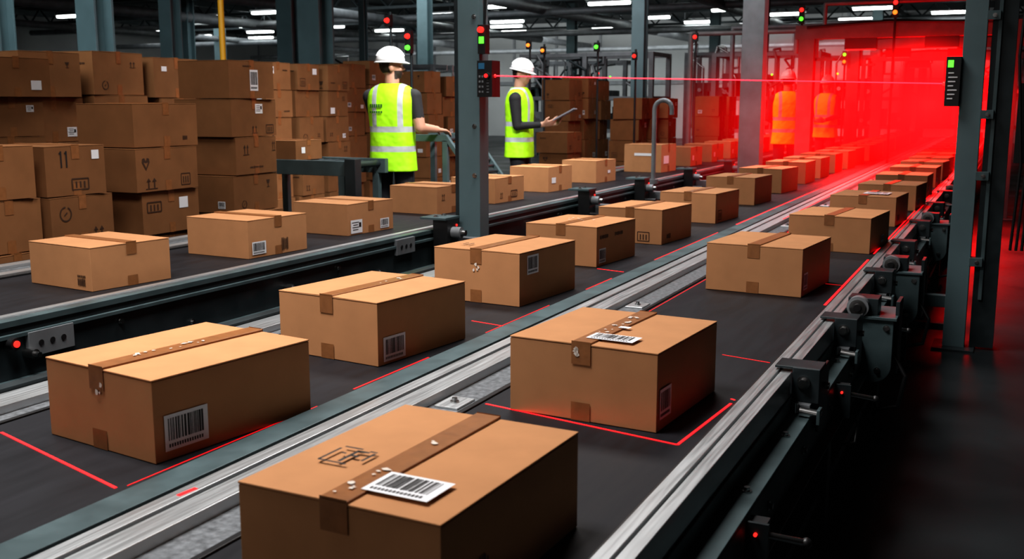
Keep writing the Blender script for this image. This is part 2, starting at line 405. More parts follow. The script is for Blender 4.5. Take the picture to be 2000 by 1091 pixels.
# rail divider between the two near lanes
mb=MB()
mb.box(-1.560,-1.478,Y0,Y1,.60,.676,STEEL); mb.box(-1.572,-1.562,Y0,Y1,.58,.668,BLACK)
mb.box(-1.478,-1.470,Y0,Y1,.58,.660,BLACK)
mb.box(-1.468,-1.428,Y0,Y1,.60,.674,ALU); mb.box(-1.420,-1.384,Y0,Y1,.60,.670,ALU); mb.box(-1.376,-1.345,Y0,Y1,.60,.676,ALU)
mb.box(-1.428,-1.420,Y0,Y1,.60,.655,BLACK); mb.box(-1.384,-1.376,Y0,Y1,.60,.655,BLACK)
mb.box(-1.345,-1.238,Y0,Y1,.62,.650,GALV)
mb.box(-1.56,-1.54,Y0,Y1,.42,.60,STEELD)
y=.8
while y<Y1:
    mb.box(-1.33,-1.26,y,y+.10,.650,.656,ALU); bolt(mb,(-1.295,y+.05,.656),(0,0,1),.008); y+=1.5
mb.obj('rail_divider',bevel=.0015)

# middle conveyor
mb=MB(); belt(mb,-2.2,-1.576)
mb.box(-2.217,-2.202,Y0,Y1,.55,.664,BLACK)
mb.box(-2.29,-2.22,Y0,Y1,.62,.652,GALV)
mb.box(-2.345,-2.295,Y0,Y1,.60,.674,ALU); mb.box(-2.352,-2.345,Y0,Y1,.60,.655,BLACK); mb.box(-2.41,-2.352,Y0,Y1,.60,.670,ALU)
mb.box(-2.46,-2.415,Y0,Y1,.42,.68,STEELD)
for y in [.6+1.35*i for i in range(19)]:
    leg(mb,-2.38,y,.6); leg(mb,-1.51,y,.6); mb.box(-2.36,-1.53,y-.02,y+.02,.46,.5,STEELD)
mb.obj('belt_conveyor',bevel=.0015)

# far-left conveyor
mb=MB(); belt(mb,-4.056,-3.323)
mb.box(-3.321,-3.305,Y0,Y1,.55,.668,BLACK)
mb.box(-3.30,-3.265,Y0,Y1,.6,.674,ALU); mb.box(-3.258,-3.215,Y0,Y1,.6,.668,ALU); mb.box(-3.265,-3.258,Y0,Y1,.6,.65,BLACK)
mb.box(-3.215,-3.165,Y0,Y1,.655,.678,STEEL); mb.box(-3.19,-3.172,Y0,Y1,.46,.66,STEELD); mb.box(-3.172,-3.13,Y0,Y1,.45,.465,STEEL)
mb.box(-3.172,-3.155,Y0,Y1,.615,.63,STEEL)
mb.box(-4.075,-4.058,Y0,Y1,.55,.668,BLACK)
mb.box(-4.14,-4.08,Y0,Y1,.6,.676,ALU); mb.box(-4.23,-4.15,Y0,Y1,.6,.67,GALV); mb.box(-4.30,-4.235,Y0,Y1,.5,.685,ALU)
mb.box(-4.34,-4.30,Y0,Y1,.45,.68,STEELD)
for y in [.9+1.5*i for i in range(17)]:
    leg(mb,-3.2,y,.5); leg(mb,-4.3,y,.5); mb.box(-4.28,-3.22,y-.02,y+.02,.4,.45,STEELD)
    mb.cyl((-3.172,y+.15,.55),(-3.12,y+.15,.55),.018,CHROME,14); mb.cyl((-3.14,y+.15,.55),(-3.10,y+.15,.55),.011,CHROME,6)
    bolt(mb,(-3.172,y+.6,.58),(1,0,0),.01); bolt(mb,(-3.172,y+1.0,.5),(1,0,0),.01)
for y,z in ((2.55,.58),(5.05,.62)):
    mb.box(-3.172,-3.150,y,y+.20,z-.045,z+.045,MACH)
    for k in (.05,.1,.15): mb.cyl((-3.150,y+k,z),(-3.147,y+k,z),.011,BLACK,12)
mb.cyl((-3.17,2.48,.6),(-3.13,2.48,.6),.022,BLACK,12); mb.cyl((-3.13,2.48,.6),(-3.125,2.48,.6),.012,LRED,12)
mb.obj('belt_conveyor',bevel=.0015)

# ------------------------------------------------------------------ guide brackets / drive units
def clamp_unit(y, big=False):
    mb=MB()
    mb.box(-.585,-.455,y,y+.10,.678,.686,STEELD)
    mb.box(-.533,-.455,y-.008,y,.585,.686,STEELD)
    bolt(mb,(-.50,y-.008,.645),(0,-1,0),.013,.02)
    mb.box(-.463,-.455,y,y+.16,.50,.678,BLACK)
    mb.prismy([(-.530,.585),(-.47,.585),(-.47,.50),(-.50,.47),(-.530,.47)],y+.01,y+.06,STEEL)
    mb.box(-.528,-.475,y-.03,y+.01,.555,.585,MACH)
    mb.cyl((-.50,y-.05,.57),(-.44,y-.05,.565),.014,CHROME,14)
    mb.cyl((-.515,y-.035,.59),(-.515,y-.035,.56),.009,CHROME,10)
    mb.box(-.45,-.44,y-.07,y-.03,.54,.585,STEEL)
    mb.cyl((-.455,y+.08,.62),(-.44,y+.08,.62),.012,CHROME,6)
    if big:
        yy=y+.28
        n=8; r=.07; x0,x1,z0,z1=-.53,-.36,.39,.635
        pts=[(x0,z1),(x0,z0+.03)]+[(x0+.04,z0)]+[(x1-r+r*math.sin(a),z0+r-r*math.cos(a)) for a in [math.pi/2*k/n for k in range(n+1)]]+[(x1,z1)]
        mb.prismy(list(reversed(pts)),yy,yy+.22,STEEL)
        mb.prismy([(x0-.005,z1),(x0-.005,z1+.012),(x1+.012,z1+.012),(x1+.012,z1)][::-1],yy-.012,yy+.235,STEEL)
        for p in ((x0+.03,z1-.03),(x1-.025,z1-.03),(x1-.05,z0+.05)): bolt(mb,(p[0],yy,p[1]),(0,-1,0),.008)
        mb.box(-.53,-.42,yy+.02,yy+.12,z1+.012,.71,STEELD)
        mb.cyl((-.49,yy+.02,.68),(-.49,yy-.02,.68),.04,MACH,24); mb.cyl((-.49,yy-.02,.68),(-.49,yy-.028,.68),.030,CHROME,24)
        mb.cyl((-.49,yy-.028,.68),(-.49,yy-.04,.68),.014,BLACK,12)
        mb.box(-.36,-.345,yy+.05,yy+.18,.42,.70,STEELD)
        mb.tube([(-.36,yy+.05,.5),(-.31,yy+.03,.42),(-.33,yy+.03,.30),(-.46,yy+.05,.26)],.008,BLACK)
    return mb.obj('rail_clamp_bracket',bevel=.002)
for y,b in [(3.00,False),(3.78,True),(4.95,True),(6.1,False),(7.2,True),(8.6,False),(9.8,True),(11.3,False)]:
    clamp_unit(y,b)
mb=MB()
for y in (2.20,3.45,4.6):
    mb.box(-.47,-.43,y-.03,y+.03,.44,.53,BLACK); mb.box(-.47,-.42,y-.04,y-.03,.43,.54,STEELD)
    mb.cyl((-.43,y,.50),(-.35,y+.03,.485),.009,CHROME,10); mb.sph((-.35,y+.03,.485),.013,BLACK)
    mb.tube([(-.44,y+.02,.45),(-.40,y+.02,.40),(-.40,y-.03,.35),(-.45,y-.05,.34)],.005,BLACK)
    mb.cyl((-.447,y-.04,.515),(-.447,y-.046,.515),.004,LRED,10)
mb.obj('sensor_lever_set')
for y in (5.55,7.9,9.3,10.9,12.6):
    mb=MB()
    mb.box(-3.16,-3.06,y-.07,y+.07,.48,.74,BLACK); mb.box(-3.24,-3.06,y-.09,y+.09,.74,.755,STEEL)
    mb.cyl((-3.06,y,.66),(-3.0,y,.66),.035,MACH,18); mb.cyl((-3.0,y,.66),(-2.97,y,.66),.018,CHROME,12)
    mb.cyl((-3.06,y-.04,.55),(-2.96,y-.04,.55),.02,BLACK,12); mb.box(-3.08,-2.95,y+.08,y+.16,.55,.62,MACH)
    mb.tube([(-3.0,y+.12,.6),(-2.95,y+.12,.5),(-2.98,y+.1,.35),(-3.1,y,.3)],.009,BLACK)
    for k in (-.05,.05): bolt(mb,(-3.15,y+k,.755),(0,0,1),.011)
    mb.cyl((-3.06,y+.045,.70),(-3.055,y+.045,.70),.007,LRED,8)
    mb.obj('drive_motor_block',bevel=.002)

# laser lines projected on the belts (thin luminous strips lying on the belt)
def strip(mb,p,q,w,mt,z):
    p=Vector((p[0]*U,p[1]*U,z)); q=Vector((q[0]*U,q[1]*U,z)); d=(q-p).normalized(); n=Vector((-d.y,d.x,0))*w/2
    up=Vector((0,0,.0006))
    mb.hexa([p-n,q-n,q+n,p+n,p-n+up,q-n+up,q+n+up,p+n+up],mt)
mb=MB(); zb=BZ+.0004
strip(mb,(-1.545,3.02),(-.838,2.885),.006,LASER,zb); strip(mb,(-.838,2.885),(-.80,3.38),.007,LASER,zb)
strip(mb,(-.80,3.38),(-.785,3.37),.006,LASER,.673)
strip(mb,(-1.0,4.05),(-.80,4.0),.004,LASERD,zb); strip(mb,(-.9,5.95),(-.80,5.93),.004,LASERD,zb)
strip(mb,(-.80,5.3),(-.80,7.0),.010,LASER,zb); strip(mb,(-.80,7.3),(-.80,14),.008,LASER,zb)
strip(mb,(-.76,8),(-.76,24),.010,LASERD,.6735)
strip(mb,(-1.545,4.05),(-1.545,6.5),.003,LASERD,zb); strip(mb,(-1.55,7),(-1.55,20),.012,LASER,zb)
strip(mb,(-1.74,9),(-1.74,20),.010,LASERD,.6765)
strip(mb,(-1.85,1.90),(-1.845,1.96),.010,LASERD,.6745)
mb.obj('laser_marking',0)
mb=MB()
strip(mb,(-2.75,2.10),(-2.07,1.905),.007,LASER,zb); strip(mb,(-2.055,1.93),(-2.04,2.75),.003,LASERD,zb)
strip(mb,(-2.05,2.98),(-2.045,3.5),.006,LASERD,zb)
strip(mb,(-2.22,4.20),(-2.04,4.16),.004,LASER,zb); strip(mb,(-2.045,4.0),(-2.045,4.7),.004,LASERD,zb)
strip(mb,(-2.045,5.2),(-2.045,5.6),.006,LASERD,zb); strip(mb,(-2.25,5.9),(-2.06,5.85),.004,LASER,zb)
strip(mb,(-2.045,6.4),(-2.045,8.0),.006,LASERD,zb); strip(mb,(-2.045,8.6),(-2.045,20),.010,LASER,zb)
mb.obj('laser_marking',0)

# ------------------------------------------------------------------ scanner gantry posts
def signal(mb,x,y,z,s=1.0,cols=(LRED,LGRN)):
    mb.box(x-.03*s,x+.03*s,y-.02*s,y+.03*s,z-.05*s*len(cols),z+.05*s*len(cols),BLACK)
    for i,c in enumerate(cols):
        zz=z+.05*s*(len(cols)-1)-i*.10*s
        mb.cyl((x,y-.02*s,zz),(x,y-.045*s,zz),.024*s,c,16,.018*s)
mb=MB()
px,py=-3.03,5.75
mb.box(px-.085,px+.085,py-.06,py+.06,.012,CEIL,COLM); mb.box(px-.15,px+.15,py-.13,py+.13,0,.012,COLM)
mb.box(px-.085,px-.06,py-.062,py-.06,.7,CEIL,STEELD)
for z in (1.0,1.3,1.95): bolt(mb,(px+.05,py-.06,z),(0,-1,0),.01)
mb.tube([(px+.09,py,1.9),(px+.11,py,2.3),(px+.10,py,3.0),(px+.1,py,4.5)],.008,BLACK)
mb.box(px+.085,px+.185,py-.09,py+.02,1.475,1.69,BLACK)
mb.box(px+.095,px+.135,py-.093,py-.09,1.64,1.675,LCD)
for i in range(4):
    for j in range(2): mb.box(px+.097+j*.020,px+.109+j*.020,py-.093,py-.09,1.50+i*.03,1.512+i*.03,MACH)
for i in range(5): mb.box(px+.150,px+.165,py-.093,py-.09,1.50+i*.018,1.506+i*.018,MACH)
mb.cyl((px+.155,py-.09,1.60),(px+.155,py-.11,1.60),.020,BLACK,16); mb.cyl((px+.155,py-.11,1.60),(px+.155,py-.114,1.60),.011,SCR,16)
mb.sph((px+.185,py-.05,1.60),.010,SCR)
mb.box(px+.085,px+.135,py-.08,py-.02,1.73,1.90,BLACK)
mb.cyl((px+.110,py-.08,1.87),(px+.110,py-.1,1.87),.018,LRED,14); mb.box(px+.095,px+.127,py-.086,py-.08,1.79,1.83,LGRN)
g1=mb.obj('scanner_gantry_post',bevel=.003)
mb=MB()
mb.box(-.305,-.185,6.58,6.70,.012,CEIL,COLM); mb.box(-.36,-.13,6.5,6.78,0,.012,STEELD)
mb.box(-.16,-.03,6.62,6.74,.012,CEIL,STEELD)
mb.box(-.55,-.30,6.60,6.66,.24,.31,STEEL); mb.box(-.55,-.30,6.60,6.66,.10,.14,STEELD)
mb.box(-.13,-.11,6.60,6.62,.3,CEIL,STEEL)
for z in (.5,1.0,1.35,1.9,2.2):
    mb.box(-.19,-.12,6.57,6.64,z,z+.05,STEEL); bolt(mb,(-.15,6.57,z+.025),(0,-1,0),.008)
mb.box(-.385,-.305,6.54,6.64,1.42,1.70,BLACK)
mb.box(-.375,-.345,6.537,6.54,1.64,1.68,LGRN)
for i in range(7): mb.box(-.37,-.34+.01*(i%3),6.537,6.54,1.46+i*.024,1.467+i*.024,WHITE)
mb.sph((-.39,6.58,1.55),.013,SCR)
for i in range(4):
    xx=.0+i*.03
    mb.tube([(xx,6.6,CEIL-.05),(xx+.02,6.58,2.4),(xx-.01,6.56,1.7),(xx+.04,6.6,1.1),(xx+.02,6.62,.6)],.008,BLACK)
mb.box(.0,.2,6.64,6.9,1.1,1.55,BLACK); mb.box(.02,.12,6.62,6.64,1.62,2.0,STEELD)
mb.obj('scanner_gantry_post',bevel=.003)
mb=MB(); mb.cyl((px+.19,py-.05,1.60),(-.395,6.58,1.55),.0032,BEAM,10); mb.obj('laser_beam')

def portal(y,xl,xr,zt,w,mt,lamps=True):
    mb=MB()
    for x in (xl,xr):
        mb.box(x-w/2,x+w/2,y-w/2,y+w/2,.012,zt,mt); mb.box(x-w,x+w,y-w,y+w,0,.012,mt)
    mb.box(xl-w/2-.05,xr+w/2+.05,y-w/2,y+w/2,zt,zt+w*.9,mt)
    mb.box(xl+w/2,xl+w/2+.25,y-.03,y+.03,zt-.28,zt-.24,mt); mb.box(xl+w/2,xl+w/2+.04,y-.03,y+.03,zt-.28,zt,mt)
    for x in (-1.9,-.92): 
        mb.box(x-.2,x+.2,y-.06,y+.06,zt-.14,zt-.001,BLACK)
        if lamps: mb.box(x-.18,x+.18,y-.05,y+.05,zt-.15,zt-.14,SCR)
    mb.tube([(xl,y-.1,zt+.15),(xl+1,y-.1,zt+.2),(xr,y-.1,zt+.15)],.02,BLACK)
    return mb.obj('portal_frame',bevel=.004)
portal(14.5,-2.58,-.12,2.27,.20,MACH); portal(19.2,-2.62,.3,2.35,.20,MACH); portal(23.5,-2.7,.3,2.3,.2,MACH)
mb=MB(); mb.box(-2.70,-2.47,11.3,11.5,.012,3.0,MACH); mb.box(-2.8,-2.4,11.2,11.6,0,.012,MACH)
mb.box(-2.75,-2.42,11.28,11.52,2.72,2.78,MACH); mb.obj('portal_upright',bevel=.004)
mb=MB()
pts=[(-3.10,9.6,.7),(-3.10,9.6,1.38)]+[(-3.10+.085*(1-math.cos(a)),9.6,1.38+.085*math.sin(a)) for a in [math.pi*k/8 for k in range(1,9)]]+[(-2.93,9.6,1.33)]
mb.tube(pts,.022,MACH,12); mb.cyl((-3.10,9.6,.678),(-3.10,9.6,.72),.05,MACH,16); mb.cyl((-3.1,9.6,0.0),(-3.1,9.6,.7),.03,MACH,12)
mb.obj('swan_neck_pipe')

# side transfer table, hand-rail chute
mb=MB()
mb.box(-5.9,-4.75,6.95,7.0,.86,.98,STEEL); mb.box(-5.9,-4.75,7.45,7.5,.86,.98,STEEL)
for i in range(14): mb.cyl((-5.86+i*.08,7.0,.94),(-5.86+i*.08,7.45,.94),.028,STEELD,12)
for x in (-5.8,-4.85):
    for y in (6.975,7.475): mb.box(x-.03,x+.03,y-.025,y+.025,0,.86,STEEL)
    mb.box(x-.02,x+.02,7.0,7.45,.4,.45,STEEL)
mb.box(-4.80,-4.70,6.93,7.02,.7,1.0,STEELD); mb.box(-5.8,-4.85,6.955,6.985,.45,.5,STEEL)
mb.obj('roller_table',bevel=.003)
mb=MB(); mb.M=Matrix.Translation((-5.5,7.2,.972)); carton(mb,.32,.36,.16,'x',[('right',.1,.08,.05,.05,'white')],CARD2); mb.obj('cardboard_box',bevel=.002)
mb=MB()
for y in (7.93,8.45):
    P=[(-4.9,y,1.15),(-4.42,y,1.15),(-4.12,y,.76)]
    for a,b in zip(P[:-1],P[1:]):
        a=Vector(a);b=Vector(b)
        mb.hexa([a+Vector((0,-.02,-.04)),b+Vector((0,-.02,-.04)),b+Vector((0,.02,-.04)),a+Vector((0,.02,-.04)),
                 a+Vector((0,-.02,.02)),b+Vector((0,-.02,.02)),b+Vector((0,.02,.02)),a+Vector((0,.02,.02))],STEEL)
    mb.box(-4.88,-4.83,y-.02,y+.02,0,1.12,STEEL); mb.box(-4.46,-4.41,y-.02,y+.02,0,1.12,STEEL)
for i in range(9):
    t=i/8; mb.cyl((-4.42+.3*t,7.95,1.13-.39*t),(-4.42+.3*t,8.43,1.13-.39*t),.018,STEELD,10)
for i in range(6): mb.cyl((-4.86+.08*i,7.95,1.13),(-4.86+.08*i,8.43,1.13),.018,STEELD,10)
mb.obj('roller_chute',bevel=.002)

# ------------------------------------------------------------------ building shell
def slab(name,x0,x1,y0,y1,z0,z1,mt):
    mb=MB(); mb.box(x0,x1,y0,y1,z0,z1,mt); return mb.obj(name)
XL,XR,YB,YF=-34,9,42,-6
slab('floor',XL,XR,YF,YB,-.1,0,FLOOR)
slab('ceiling',XL,XR,YF,YB,CEIL,CEIL+.1,CEILM)
mb=MB(); mb.box(XL,XR,YB,YB+.1,0,CEIL,WALL)
for i in range(22): mb.box(XL+i*2-.05,XL+i*2+.05,YB-.06,YB,0,CEIL,MACH)
mb.box(XL,XR,YB-.08,YB,2.2,2.35,MACH); mb.obj('wall_back')
slab('wall_left',XL-.1,XL,YF,YB,0,CEIL,WALL); slab('wall_right',XR,XR+.1,YF,YB,0,CEIL,STEELD); slab('wall_front',XL,XR,YF-.1,YF,0,CEIL,STEELD)

def column(x,y,w,mt=COLM,name='steel_column'):
    mb=MB(); mb.hbeam(x,y,.015,CEIL-.4,w,w,mt,w*.12); mb.box(x-w*.8,x+w*.8,y-w*.8,y+w*.8,0,.015,mt)
    mb.box(x-w*.7,x+w*.7,y-w*.7,y+w*.7,CEIL-.42,CEIL-.4,mt); mb.box(x-w/2,x+w/2,y-w/2,y+w/2,CEIL-.4,CEIL,mt)
    return mb.obj(name,bevel=.003)
for x,y,w in [(-8.9,12.25,.36),(-8.6,8.05,.26),(-10,13.1,.28),(-9.9,10.5,.2),(-9.2,7.4,.2),(-6.9,20.3,.26),(-10.8,16.3,.12),(-5.4,24.6,.25),
              (-14,24,.3),(-18,24,.3),(-22,24,.3),(-14,34,.3),(-9,34,.3),(-20,34,.3),(-26,30,.3),(-4,34,.3),(1.6,14,.25),(1.8,24,.25)]:
    column(x,y,w)
mb=MB(); mb.cyl((-8.2,9.5,.01),(-8.2,9.5,CEIL),.034,YEL,16); mb.cyl((-8.2,9.5,0),(-8.2,9.5,.012),.09,YEL,16); mb.obj('yellow_pole')
mb=MB()
for y in range(12,42,5):
    mb.box(XL,XR,y-.1,y+.1,CEIL-.12,CEIL,CEILM); mb.box(XL,XR,y-.06,y+.06,CEIL-.62,CEIL-.54,STEELD)
    x=XL
    while x<XR-1:
        mb.cyl((x,y,CEIL-.58),(x+.5,y,CEIL-.08),.03,STEELD,6); mb.cyl((x+.5,y,CEIL-.08),(x+1,y,CEIL-.58),.03,STEELD,6); x+=1
for x in range(-32,8,4): mb.box(x-.06,x+.06,YF,YB,CEIL-.3,CEIL-.1,STEELD)
mb.obj('roof_truss')
mb=MB()
for x,z,r in ((-7,3.9,.12),(-12,4.0,.16),(-16.5,3.8,.12),(-22,3.9,.15),(-26,3.7,.1)): mb.cyl((x,15,z),(x,YB,z),r,MACH,16)
for y,z in ((27,3.9),(36,4.0),(39,3.5),(31,3.6)): mb.cyl((-32,y,z),(4,y,z),.09,MACH,12)
mb.obj('ventilation_duct')
FX=[(-27.6,24.9),(-25.2,30.9),(-29.4,36.5),(-13.8,27.8),(-13.4,29.6),(-12.9,31.6),(-8.7,30),(-7.9,31.7),(-10.5,28.2),(-16.8,29.5),
    (-30.5,31.5),(-19.5,29),(-22,35),(-17,35),(-10,36),(-5.5,30.5),(-4,33),(-1.5,31),(-21,26.5),(-14,37.5),(-24,27),
    (-30,28),(-27,33.5),(-19,32),(-16,33),(-18,37.5),(-24,37.5),(-6.8,34),(-11,33.5),(-8.5,38),(-5,37),(-2,35.5),
    (-26,35),(-21,38.5),(-28,38.5),(-12,39),(-31,34.5),(-23,32.5)]
mb=MB()
for x,y in FX:
    mb.box(x-.65,x+.65,y-.11,y+.11,4.22,4.27,WHITE)
    for s_ in (-.05,.05): mb.cyl((x-.6,y+s_,4.18),(x+.6,y+s_,4.18),.04,LTUBE,10)
    for s_ in (-.5,.5): mb.cyl((x+s_,y,4.27),(x+s_,y,CEIL),.008,MACH,6)
mb.obj('fluorescent_light')
def sigpole(x,y,z,cols,s=1.0,pz=None):
    mb=MB(); mb.cyl((x,y+.05,0),(x,y+.05,z+.1),.016,STEELD,10); mb.cyl((x,y+.05,0),(x,y+.05,.015),.08,MACH,12)
    signal(mb,x,y,z,s,cols); mb.obj('signal_light')
sigpole(-6.19,10.25,2.11,(LRED,LGRN),1.25)
sigpole(-6.58,10.45,2.37,(LRED,),1.25)
sigpole(-5.85,15.2,2.28,(LGRN,),1.3); sigpole(-6.9,15.0,2.32,(LORG,),1.2); sigpole(-6.7,15.1,2.24,(LORG,),1.2)
sigpole(-5.0,14.5,2.10,(LRED,),1.1); sigpole(-4.6,16.2,2.45,(LRED,),1.3); sigpole(-2.75,14.9,2.63,(LRED,LGRN),1.2)
sigpole(-2.75,19.0,2.2,(LGRN,LORG),1.2); sigpole(-1.47,14.2,2.62,(LRED,LORG),1.2)
def machine(x,y,seed,W=2.2,D=1.2,H=2.2):
    r=random.Random(seed); mb=MB()
    for sx in (-1,0,1):
        for sy in (-1,1): mb.box(x+sx*W/2-.05,x+sx*W/2+.05,y+sy*D/2-.05,y+sy*D/2+.05,0,H,MACH)
    for z in (.8,1.5,H-.08):
        for sy in (-1,1): mb.box(x-W/2,x+W/2,y+sy*D/2-.04,y+sy*D/2+.04,z,z+.08,MACH)
        for sx in (-1,0,1): mb.box(x+sx*W/2-.04,x+sx*W/2+.04,y-D/2,y+D/2,z,z+.08,MACH)
    for i in range(14):
        cx=x+r.uniform(-.45,.45)*W; cz=r.choice([.88,1.58,1.58,.88])
        w,h=r.uniform(.1,.25),r.uniform(.15,.5)
        mb.box(cx-w,cx+w,y-D*.4,y+D*.2,cz,cz+h,r.choice([STEELD,MACH,BLACK,STEEL]))
        mb.cyl((cx,y-D*.42,cz+h*.5),(cx,y-D*.55,cz+h*.5),.05,CHROME,12)
    for i in range(9):
        a=x+r.uniform(-.5,.5)*W; b=a+r.uniform(-.4,.4); z=r.uniform(1.5,H)
        mb.tube([(a,y-D*.5,.8),(a,y-D*.55,z),(b,y-D*.55,z+.2),(b,y,z+.25),(b,y,H)],.025,r.choice([MACH,STEELD,CHROME]))
    for i in range(2):
        mb.sph((x+r.uniform(-.4,.4)*W,y-D*.62,r.uniform(1.6,2.2)),.022,r.choice([LRED,LORG,LRED,LGRN]))
    mb.obj('packing_machine',bevel=.004)
for i,(x,y,W,H) in enumerate([(-8.5,22,3,2.5),(-4.9,23.3,2.2,2.5),(-6.2,27,3,2.7),(-10.5,26,3,2.5),(-3.5,28,2.0,2.6),(-13.5,21.5,3,2.3),(-17,27,4,2.4),(-13,17.5,2.5,2.0),
        (-1.0,29,2.5,2.7),(2.0,17,1.6,2.4),(1.5,10,1.4,2.4),(-20,20,4,2.2)]):
    machine(x,y,40+i,W,1.2,H)
mb=MB()
mb.tube([(-4.9,17,0),(-4.9,17,2.55),(-3.2,17,2.55),(-3.2,17,2.2)],.04,MACH,10)
mb.tube([(-5.2,21,0),(-5.2,21,2.9),(-2.4,21,2.9),(-2.4,21,2.3)],.045,MACH,10)
mb.tube([(-2.7,16.5,2.4),(-2.7,16.5,2.9),(-.3,16.5,2.9),(-.3,16.5,2.4)],.03,MACH,10)
mb.obj('overhead_pipework')
mb=MB(); mb.cyl((-7.64,8.2,0),(-7.64,8.2,1.8),.02,MACH,10); mb.box(-7.74,-7.54,8.165,8.18,1.45,1.80,WHITE); mb.box(-7.71,-7.57,8.160,8.165,1.68,1.72,MACH); mb.obj('notice_board')

# ------------------------------------------------------------------ people
def dseg(c,a,b):
    ab=b-a; t=max(0,min(1,(c-a).dot(ab)/max(ab.length_squared,1e-9))); return (c-(a+ab*t)).length,t

def superring(z,a,b,seg=36,e=2.6,cy=0):
    out=[]
    for i in range(seg):
        th=2*math.pi*i/seg; c,s_=math.cos(th),math.sin(th)
        out.append((a*math.copysign(abs(c)**(2/e),c),cy+b*math.copysign(abs(s_)**(2/e),s_),z))
    return out
def loft(mb,rings,mt,caps=True,seg=36):
    pts=[p for r in rings for p in r]; fs=[]
    for j in range(len(rings)-1):
        for i in range(seg): fs.append((j*seg+i,j*seg+(i+1)%seg,(j+1)*seg+(i+1)%seg,(j+1)*seg+i))
    if caps: fs.append(tuple(reversed(range(seg)))); fs.append(tuple((len(rings)-1)*seg+i for i in range(seg)))
    mb.add(pts,fs,mt,True)

def hand(prims,w,d,n,side,curl=.5):
    """w wrist, d pointing dir, n palm dir, side = thumb side dir"""
    w=Vector(w); d=Vector(d).normalized(); n=(Vector(n)-d*Vector(n).dot(d)).normalized()
    s_=d.cross(n).normalized()
    if s_.dot(Vector(side))<0: s_=-s_
    L1=[.044,.048,.045,.036]; L2=[.042,.048,.044,.034]
    for i in range(4):
        o=(1.5-i)*.021
        k=w+d*(.092-.004*abs(i-1))+s_*o
        prims.append((w+s_*o*.6+d*.01,k,.017,.012,'skin'))
        a=curl; d1=(d*math.cos(a)+n*math.sin(a)); p=k+d1*L1[i]
        d2=(d*math.cos(a*2.1)+n*math.sin(a*2.1)); q=p+d2*L2[i]
        prims.append((k,p,.0105,.0095,'skin')); prims.append((p,q,.0095,.0078,'skin'))
    t0=w+d*.03+s_*.024; t1=t0+(d*.6+s_*.7+n*.3).normalized()*.045; t2=t1+(d*.85+s_*.1+n*.5).normalized()*.036
    prims.append((w+d*.01,t0,.016,.015,'skin')); prims.append((t0,t1,.015,.012,'skin')); prims.append((t1,t2,.012,.009,'skin'))

